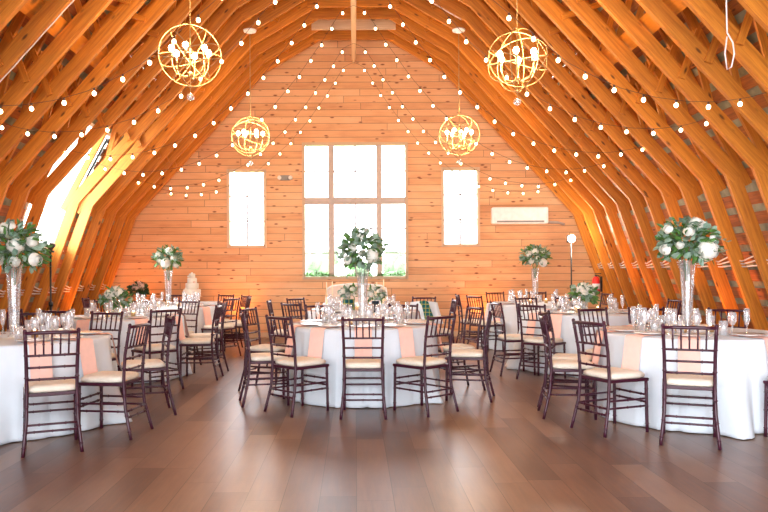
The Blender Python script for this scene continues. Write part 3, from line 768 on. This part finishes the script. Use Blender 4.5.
def rect_cloth(cx, cy, hx, hy, label):
    mb = MB(); n = 4*24; rnd = random.Random(5)
    def outline(k_, grow):
        e = k_/24; s = int(e); f = e-s; X, Y = hx+grow, hy+grow
        return [(-X+2*X*f, -Y), (X, -Y+2*Y*f), (X-2*X*f, Y), (-X, Y-2*Y*f)][s % 4]
    vs = []; lv = [(-.0, TZ), (.0, TZ-.01), (.015, .55), (.03, .3), (.05, .01)]
    for g, z in lv:
        for k_ in range(n):
            tt = (TZ-z)/TZ; x, y = outline(k_, g+.02*tt*sin(k_*1.3)+.01*tt*sin(k_*2.9)); vs.append((x, y, z))
    fs = [(i*n+(k_+1) % n, i*n+k_, (i+1)*n+k_, (i+1)*n+(k_+1) % n) for i in range(4) for k_ in range(n)]+[tuple(range(n))]
    mb.add(vs, fs, False); o = mb.build('tablecloth', CLOTH, None, (cx, cy, 0)); return tag(o, label, 'tablecloth')
def rect_table(cx, cy, hx, hy, label):
    t = thing('rectangular_table', label, 'table', (cx, cy, 0))
    MB().box((0, 0, .745), (2*hx-.03, 2*hy-.03, .03)).build('tabletop', SKIP, t)
    for a in (-1, 1):
        for b_ in (-1, 1): MB().tube([(a*(hx-.12), b_*(hy-.1), 0), (a*(hx-.12), b_*(hy-.1), .73)], .014, 8).build('leg', BLACK, t)
rect_table(.03, 13.2, .60, .30, 'small table under white cloth in front of the settee'); rect_cloth(.03, 13.2, .60, .30, 'white cloth on the small table in front of the settee')
for x, hh, wd in ((-.50, .14, 'left outer'), (-.40, .15, 'left inner'), (.38, .14, 'right inner'), (.50, .18, 'right outer')):
    t = thing('taper_candle', '%s of the ivory taper candles in glass holders before the settee' % wd, 'candle', (x, 13.1, TZ), 0, 'taper candles on the small table')
    MB().lathe([(0, .002), (.035, .003), (.006, .02), (.006, hh-.02), (.018, hh), (.014, hh+.02), (0, hh+.02)], 12).build('candlestick', GOLD, t)
    MB().tube([(0, 0, hh+.01), (0, 0, hh+.24)], [.011, .008], 8).build('taper', WAX, t)

# cake table in the left rear corner
rect_table(-3.45, 14.25, .85, .33, 'rectangular cake table under white cloth by the gable wall'); rect_cloth(-3.45, 14.25, .85, .33, 'white cloth on the cake table by the gable wall')
t = thing('tiered_cake', 'white four-tier wedding cake on the table by the gable wall', 'cake', (-3.10, 14.2, TZ))
MB().lathe([(0, .002), (.09, .004), (.03, .03), (.03, .08), (.19, .10), (.19, .11), (0, .11)], 24).build('cake_stand', GOLD, t)
z = .11
for r, h_ in ((.165, .13), (.125, .12), (.09, .10), (.06, .08)):
    mb = MB(); mb.lathe([(0, z), (r-.008, z), (r, z+.008), (r, z+h_-.01), (r-.01, z+h_), (0, z+h_)], 28); mb.build('tier', ICING, t); z += h_
rc = random.Random(9)
for (x, zz, s_) in ((-.10, .25, .03), (.06, .37, .028), (-.05, .48, .025), (.11, .24, .028), (.0, z+.0, .028)):
    bloom(t, (x, -math.sqrt(max(.0009, .12**2-x*x))*(.9 if zz < z-.05 else .1), zz), s_, rc, 'rose', BLUSHP if x > 0 else PETAL)
low_centrepiece('blush bouquet with dark leaves on the cake table in the left corner', (-4.12, 14.2, TZ), 33, .17, petal=BLUSHP, green=(2, 2))
# garland on the sill
t = thing('garland', 'green leafy garland along the sill of the large window', 'garland', (0, WY-.05, 1.235))
rg = random.Random(4); mb = MB(); mb.tube([(-1.02+i*.08, -.02, .01+.008*sin(i*2)) for i in range(26)], .006, 5)
for i in range(420):
    p = Vector((rg.uniform(-1.02, 1.03), rg.uniform(-.06, .04), rg.uniform(-.005, .045))); leaf(mb, p, Vector((rg.uniform(-1, 1), rg.uniform(-.8, .4), rg.uniform(-.3, .8))), Vector((0, 0, 1)), rg.uniform(.04, .08), rg.uniform(.015, .03))
mb.build('leaves', GREEN1, t)

# ------------------------------------------------------------ orb chandeliers
CH = {}
def make_chandelier():
    t = thing('orb_chandelier', '', 'chandelier'); rr = .33
    for i, (ax, ang, r) in enumerate(((0, 8, rr), (0, 62, rr*.98), (1, 72, rr*.96), (1, 32, rr*.97), (1, -40, rr*.95), (2, 78, rr*.97))):
        M = {0: Matrix.Rotation(R_(ang), 3, 'Z') @ Matrix.Rotation(R_(90), 3, 'X'), 1: Matrix.Rotation(R_(90+ang), 3, 'Y') if ang else Matrix.Rotation(R_(90), 3, 'Y'), 2: Matrix.Rotation(R_(100-ang), 3, 'X')}[ax]
        P = [M @ Vector((r*cos(a), r*sin(a), 0)) for a in [2*pi*k_/40 for k_ in range(40)]]
        MB().tube(P, .0055, 6, close=True).build('ring', BRONZE, t)
    mb = MB(); mb.tube([(0, 0, .33), (0, 0, -.2)], .008, 8); mb.ball((0, 0, -.20), .03, 10, 6); mb.ball((0, 0, -.33), .018, 8, 6); mb.tube([(0, 0, -.2), (0, 0, -.40)], .004, 6); mb.build('stem', BRONZE, t)
    for i in range(6):
        a = i*pi/3+.3; c_, s_ = cos(a), sin(a)
        MB().tube([(0, 0, -.2), (.06*c_, .06*s_, -.23), (.15*c_, .15*s_, -.21), (.195*c_, .195*s_, -.12), (.20*c_, .20*s_, -.04)], .006, 6).build('arm', BRONZE, t)
        cn = MB().tube([(.20*c_, .20*s_, -.04), (.20*c_, .20*s_, .02)], .010, 8).build('candle_sleeve', BRONZE, t)
        MB().ball((.20*c_, .20*s_, .05), .030, 10, 8, (1, 1, 1.25)).build('bulb', CBULB, t)
    MB().ball((0, 0, -.44), .04, 10, 6).build('crystal_ball', CRYST, t)
    return t
chand = make_chandelier()
roofz = lambda x: 5.3-(abs(x)-1.755)*(5.3-2.45)/(4.35-1.755) if abs(x) > 1.755 else 5.3+(1.755-abs(x))*.587
def lamp(name, kind, loc, energy, col, **kw):
    ld = bpy.data.lights.new(name, kind); ld.energy = energy; ld.color = col
    for k_, v in kw.items(): setattr(ld, k_, v)
    o = bpy.data.objects.new(name, ld); C.objects.link(o); o.location = loc; return o
for (x, y, z, wd) in ((-1.73, 7.9, 3.64, 'near left'), (1.73, 7.9, 3.57, 'near right'), (-1.71, 12.3, 3.57, 'far left'), (1.73, 12.3, 3.57, 'far right')):
    place(CH, 'c', chand, (x, y, z), {'near left': .2, 'near right': 1.0, 'far left': 1.9, 'far right': 2.8}[wd], 'gold orb chandelier of crossed rings with six lit bulbs, %s of the four' % wd, 'orb chandeliers')
    t = thing('chandelier_chain', 'chain and canopy holding up the %s orb chandelier' % wd, 'chain', (x, y, z+.33), 0, 'chandelier chains'); top = roofz(x)-(z+.33)-.035
    mb = MB(); mb.tube([(0, 0, 0), (0, 0, top)], .005, 6)
    for q in range(int(top/.05)): mb.ball((0, 0, q*.05+.02), .009, 6, 4, (1, .5, 1.8))
    mb.build('chain', BRONZE, t); MB().lathe([(0, top-.01), (.10, top), (.11, top+.03), (0, top+.03)], 20).lathe([(.07, top-.012), (.02, top-.03), (0, top-.03)], 20).build('canopy', WHITEP, t)
    lamp('chandelier_light', 'POINT', (x, y, z+.03), 62, (1, .62, .30), shadow_soft_size=.12)

# ------------------------------------------------------------ string lights
sprof = [(0, 5.44), (.19, 5.36), (.52, 4.84), (.88, 4.33), (1.3, 3.83), (1.98, 3.25), (2.24, 3.11), (2.51, 2.99), (2.81, 2.91), (3.1, 2.87), (3.38, 2.86), (3.68, 2.90), (4.05, 3.0)]
def sz(x):
    x = abs(x)
    for (a, za), (b_, zb) in zip(sprof, sprof[1:]):
        if a <= x <= b_: return za+(zb-za)*(x-a)/(b_-a)
cap_me = MB().lathe([(0, .05), (.011, .05), (.012, .022), (0, .02)], 8).build('socket', DARKC); cap_me_data = cap_me.data; bpy.data.objects.remove(cap_me)
bulb_o = MB().ball((0, 0, 0), .020, 10, 8, (1, 1, 1.15)).build('bulb', BULB); bulb_me = bulb_o.data; bpy.data.objects.remove(bulb_o)
for si, (y, wd) in enumerate(((6.98, 'nearest'), (8.3, 'second nearest'), (10.0, 'third nearest'), (11.65, 'third farthest'), (13.6, 'second farthest'), (14.85, 'farthest'))):
    t = thing('string_light', 'swagged cord of round warm bulbs across the barn, %s of the six cords' % wd, 'string lights', (0, y, 0), 0, 'string lights across the barn')
    xs_ = [i*.1-4.0 for i in range(81)]; ph = random.uniform(0, .12)
    MB().tube([(x, .0, sz(x)+.05) for x in xs_], 0.0028, 5).build('cord', DARKC, t)
    for s in (-1, 1):
        acc = ph; px, pz = 0, sz(0); nxt = .15+ph; dist = 0; x = 0
        while x < 3.95:
            x2 = x+.01; dist += math.hypot(.01, sz(x2)-sz(x)); x = x2
            if dist >= nxt:
                nxt += .30
                yo = random.uniform(-.012, .012)
                bo = bpy.data.objects.new('bulb', bulb_me); C.objects.link(bo); bo.parent = t; bo.location = (s*x, yo, sz(x))
                so = bpy.data.objects.new('socket', cap_me_data); C.objects.link(so); so.parent = t; so.location = (s*x, yo, sz(x))
mb = MB()

# ------------------------------------------------------------ wall-mounted things
t = thing('air_conditioner', 'white wall-mounted split air conditioner right of the right window', 'air conditioner', (3.33, WY, 2.44))
mb = MB(); mb.box((0, -.11, 0), (1.13, .21, .34)); mb.build('body', PLAST, t, bevel=.03)
MB().box((0, -.21, -.125), (.95, .02, .035)).build('louvre', SEALG, t)
MB().tube([(.56, -.05, -.13), (.8, -.05, -.14), (.93, -.05, -.18)], .025, 8).build('pipe', FRAMEW, t)
t = thing('emergency_light', 'two-lamp emergency light high on the wall left of large window', 'emergency light', (-1.41, WY, 3.24))
MB().box((0, -.04, 0), (.20, .07, .10)).build('housing', SEALG, t, bevel=.01)
for s in (-1, 1): MB().ball((s*.11, -.06, .0), .045, 12, 8).build('lamp_head', PLAST, t)
t = thing('fire_extinguisher', 'red fire extinguisher on the right wall by the rear corner', 'fire extinguisher', (4.68, 14.5, .86))
MB().lathe([(0, 0), (.07, .0), (.075, .02), (.075, .28), (.05, .33), (.02, .35), (0, .35)], 18).build('cylinder', REDP, t)
MB().lathe([(.0765, .10), (.0765, .21)], 18).build('paper_label', PORC, t)
mb = MB(); mb.lathe([(0, .34), (.025, .34), (.025, .38), (0, .38)], 10); mb.box((.04, 0, .40), (.12, .025, .02)); mb.box((.04, 0, .37), (.1, .02, .012)); mb.build('valve', BLACK, t)
MB().tube([(.02, 0, .37), (.09, -.01, .33), (.095, -.01, .15)], .01, 6).build('hose', BLACK, t)
MB().box((.11, .02, .2), (.03, .05, .3)).build('bracket', BLACK, t)
for s, zz, wd in ((1, 1.38, 'right'), (-1, 1.02, 'left')):
    for i in range(3):
        mb = MB(); pts = []
        for j in range(15*2+1):
            y = WY-.1-j*.305; z = zz+i*.045+(-.012 if j % 2 else .012)*(i+.5)
            xin = 5.24-(.89/2.45)*z+.11
            pts.append((s*(xin), y, z))
        mb.tube(pts, .010, 6); o = mb.build('wall_cable', CABLE); tag(o, 'white cable threaded through the %s ribs, %s of three' % (wd, ('lowest', 'middle', 'highest')[i]), 'cable', 'cables through the ribs')
# loose cords near the camera
mb = MB(); mb.tube([(2.60+.003*sin(q), 5.2, 4.30-.1*q) for q in range(14)], .005, 6); mb.tube([(2.60, 5.2, 3.0), (2.64, 5.2, 2.93), (2.65, 5.2, 2.85), (2.63, 5.2, 2.76), (2.60, 5.2, 2.74), (2.585, 5.2, 2.85), (2.60, 5.2, 2.97)], .005, 6)
tag(mb.build('hanging_cord', CABLE), 'pale looped cord hanging from the rafters above the front right table', 'cord')
mb = MB(); mb.tube([(-(1.74+.1*q), 7.55, 5.3-1.098*(.1*q-.015)-.012-.006*(q % 2)) for q in range(27)], .006, 6)
tag(mb.build('rib_cable', CABLE), 'pale cable stapled along a rib above the front left table', 'cable')
mb = MB(); mb.tube([(.6+.1*q, 11.82, 6.33-.587*(.6+.1*q)-.012-.004*(q % 2)) for q in range(12)], .007, 6)
tag(mb.build('rib_cable', CABLE), 'pale cable along the upper rib beside the right chandelier canopy', 'cable')
def at(px, py, y):
    s = F/y; return Vector(((px-VX)/s, y, H-(py-VY+ROLL*(px-VX))/s))

# light stands
def light_stand(label, x, y, h, lit):
    t = thing('light_stand', label, 'light stand', (x, y, 0))
    mb = MB(); mb.tube([(0, 0, .1), (0, 0, h)], .014, 8); mb.tube([(0, 0, .1), (0, 0, h*.55)], .02, 8); mb.build('pole', BLACK, t)
    for k_ in range(3):
        a = k_*2*pi/3+.5; MB().tube([(0, 0, .5), (.16*cos(a), .16*sin(a), .25), (.30*cos(a), .30*sin(a), .01)], .01, 6).build('leg', BLACK, t)
    MB().tube([(0, 0, h*.55-.03), (0, 0, h*.55+.03)], .03, 8).build('collar', BLACK, t)
    if lit:
        MB().box((0, .02, h+.07), (.15, .07, .14)).build('lamp_head', BLACK, t, bevel=.01)
        MB().ball((0, -.03, h+.07), .07, 16, 10, (1, .35, 1)).build('lamp_face', LAMPE, t)
    else:
        MB().tube([(-.02, .02, h), (.04, -.02, h+.08)], [.03, .045], 12).build('lamp_head', BLACK, t)
        MB().box((0, 0, h-.02), (.10, .03, .03)).build('bracket', BLACK, t)
    return t
light_stand('black light stand with a glaring white lamp in the right rear corner', 4.10, 14.15, 1.86, True)
lamp('stand_light', 'POINT', (4.10, 14.04, 1.95), 35, (1, .85, .68), shadow_soft_size=.08)
light_stand('unlit black light stand by the left ribs', -4.22, 10.35, 1.66, False)

# amber uplights on the floor
def uplight(x, y, ang, wd, e=45, col=(1, .30, .05)):
    t = thing('uplight', 'small black floor uplight with amber lens %s' % wd, 'uplight', (x, y, 0), 0, 'amber uplights')
    MB().lathe([(0, .02), (.06, .02), (.07, .12), (.065, .12), (.05, .05), (0, .05)], 14).build('housing', BLACK, t)
    MB().lathe([(0, .10), (.062, .10)], 14).build('lens', AMBER, t)
    MB().box((0, 0, .012), (.16, .10, .02)).build('base', BLACK, t)
    lamp('uplight_glow', 'SPOT', (x, y, .16), e, col, spot_size=R_(95), spot_blend=.8, shadow_soft_size=.05).rotation_euler = (ang[0], ang[1], 0)
uplight(-2.35, WY-.3, (R_(172), 0), 'at the gable wall left of the windows', 60)
uplight(2.55, WY-.3, (R_(172), 0), 'at the gable wall right of the windows', 50)
uplight(-4.55, 14.6, (R_(180), R_(12)), 'in the left rear corner', 70)
uplight(4.75, 12.3, (R_(180), R_(-10)), 'by the right ribs beside the far right table', 90)
uplight(4.75, 9.8, (R_(180), R_(-10)), 'by the right ribs beside the middle right table', 80)
uplight(-4.75, 12.9, (R_(180), R_(10)), 'by the left ribs beside the far left table', 80)
uplight(-4.75, 9.3, (R_(180), R_(10)), 'by the left ribs beside the middle left table', 90)

# ------------------------------------------------------------ daylight
lamp('dormer_daylight_fill', 'AREA', (-dx+.12, DY0+.55, 2.7), 120, (1, .97, .93), shape='RECTANGLE', size=1.6, size_y=.9).rotation_euler = (0, R_(-104), R_(32))  # lamp added inside the dormer window to lighten ribs, standing in for daylight
wd = bpy.data.worlds.new('world'); sc.world = wd; wd.use_nodes = True
bg = wd.node_tree.nodes['Background']
nt = wd.node_tree
tcw = N(nt, 'ShaderNodeTexCoord'); spw = N(nt, 'ShaderNodeSeparateXYZ'); L(nt, tcw.outputs['Generated'], spw.inputs[0])
skc = ramp(nt, spw.outputs[2], [(0.0, (.95, .97, 1)), (.5, (.80, .90, 1))])
L(nt, skc, bg.inputs[0])
ys = nt.nodes.new('ShaderNodeMapRange'); L(nt, spw.outputs[1], ys.inputs[0]); ys.inputs[1].default_value = -.3; ys.inputs[2].default_value = .7; ys.inputs[3].default_value = 3.6; ys.inputs[4].default_value = 8.5
L(nt, M_(nt, 'ADD', ys.outputs[0], M_(nt, 'MULTIPLY', M_(nt, 'MAXIMUM', M_(nt, 'MULTIPLY', spw.outputs[0], -1), 0), 7)), bg.inputs[1])
def portal(loc, rot, sx_, sy_):
    o = lamp('daylight_portal', 'AREA', loc, 1, (1, 1, 1), shape='RECTANGLE', size=sx_, size_y=sy_); o.rotation_euler = rot; o.data.cycles.is_portal = True
for x0, x1, z0, z1 in wins: portal(((x0+x1)/2, WY+.2, (z0+z1)/2), (R_(-90), 0, 0), x1-x0, z1-z0)
portal((-dx-.1, (DY0+DY1)/2, (DZ0+DZ1)/2), (0, R_(-90), 0), DZ1-DZ0, DY1-DY0)
portal((0, Y0-.02, 3.4), (R_(90), 0, 0), 11, 7)

sc.view_settings.view_transform = 'Standard'; sc.view_settings.look = 'None'; sc.view_settings.gamma = 1
sc.view_settings.use_curve_mapping = False
sc.view_settings.exposure = .72
sc.cycles.use_denoising = True
sc.cycles.max_bounces = 8; sc.cycles.diffuse_bounces = 4; sc.cycles.transparent_max_bounces = 24
sc.cycles.sample_clamp_indirect = 8
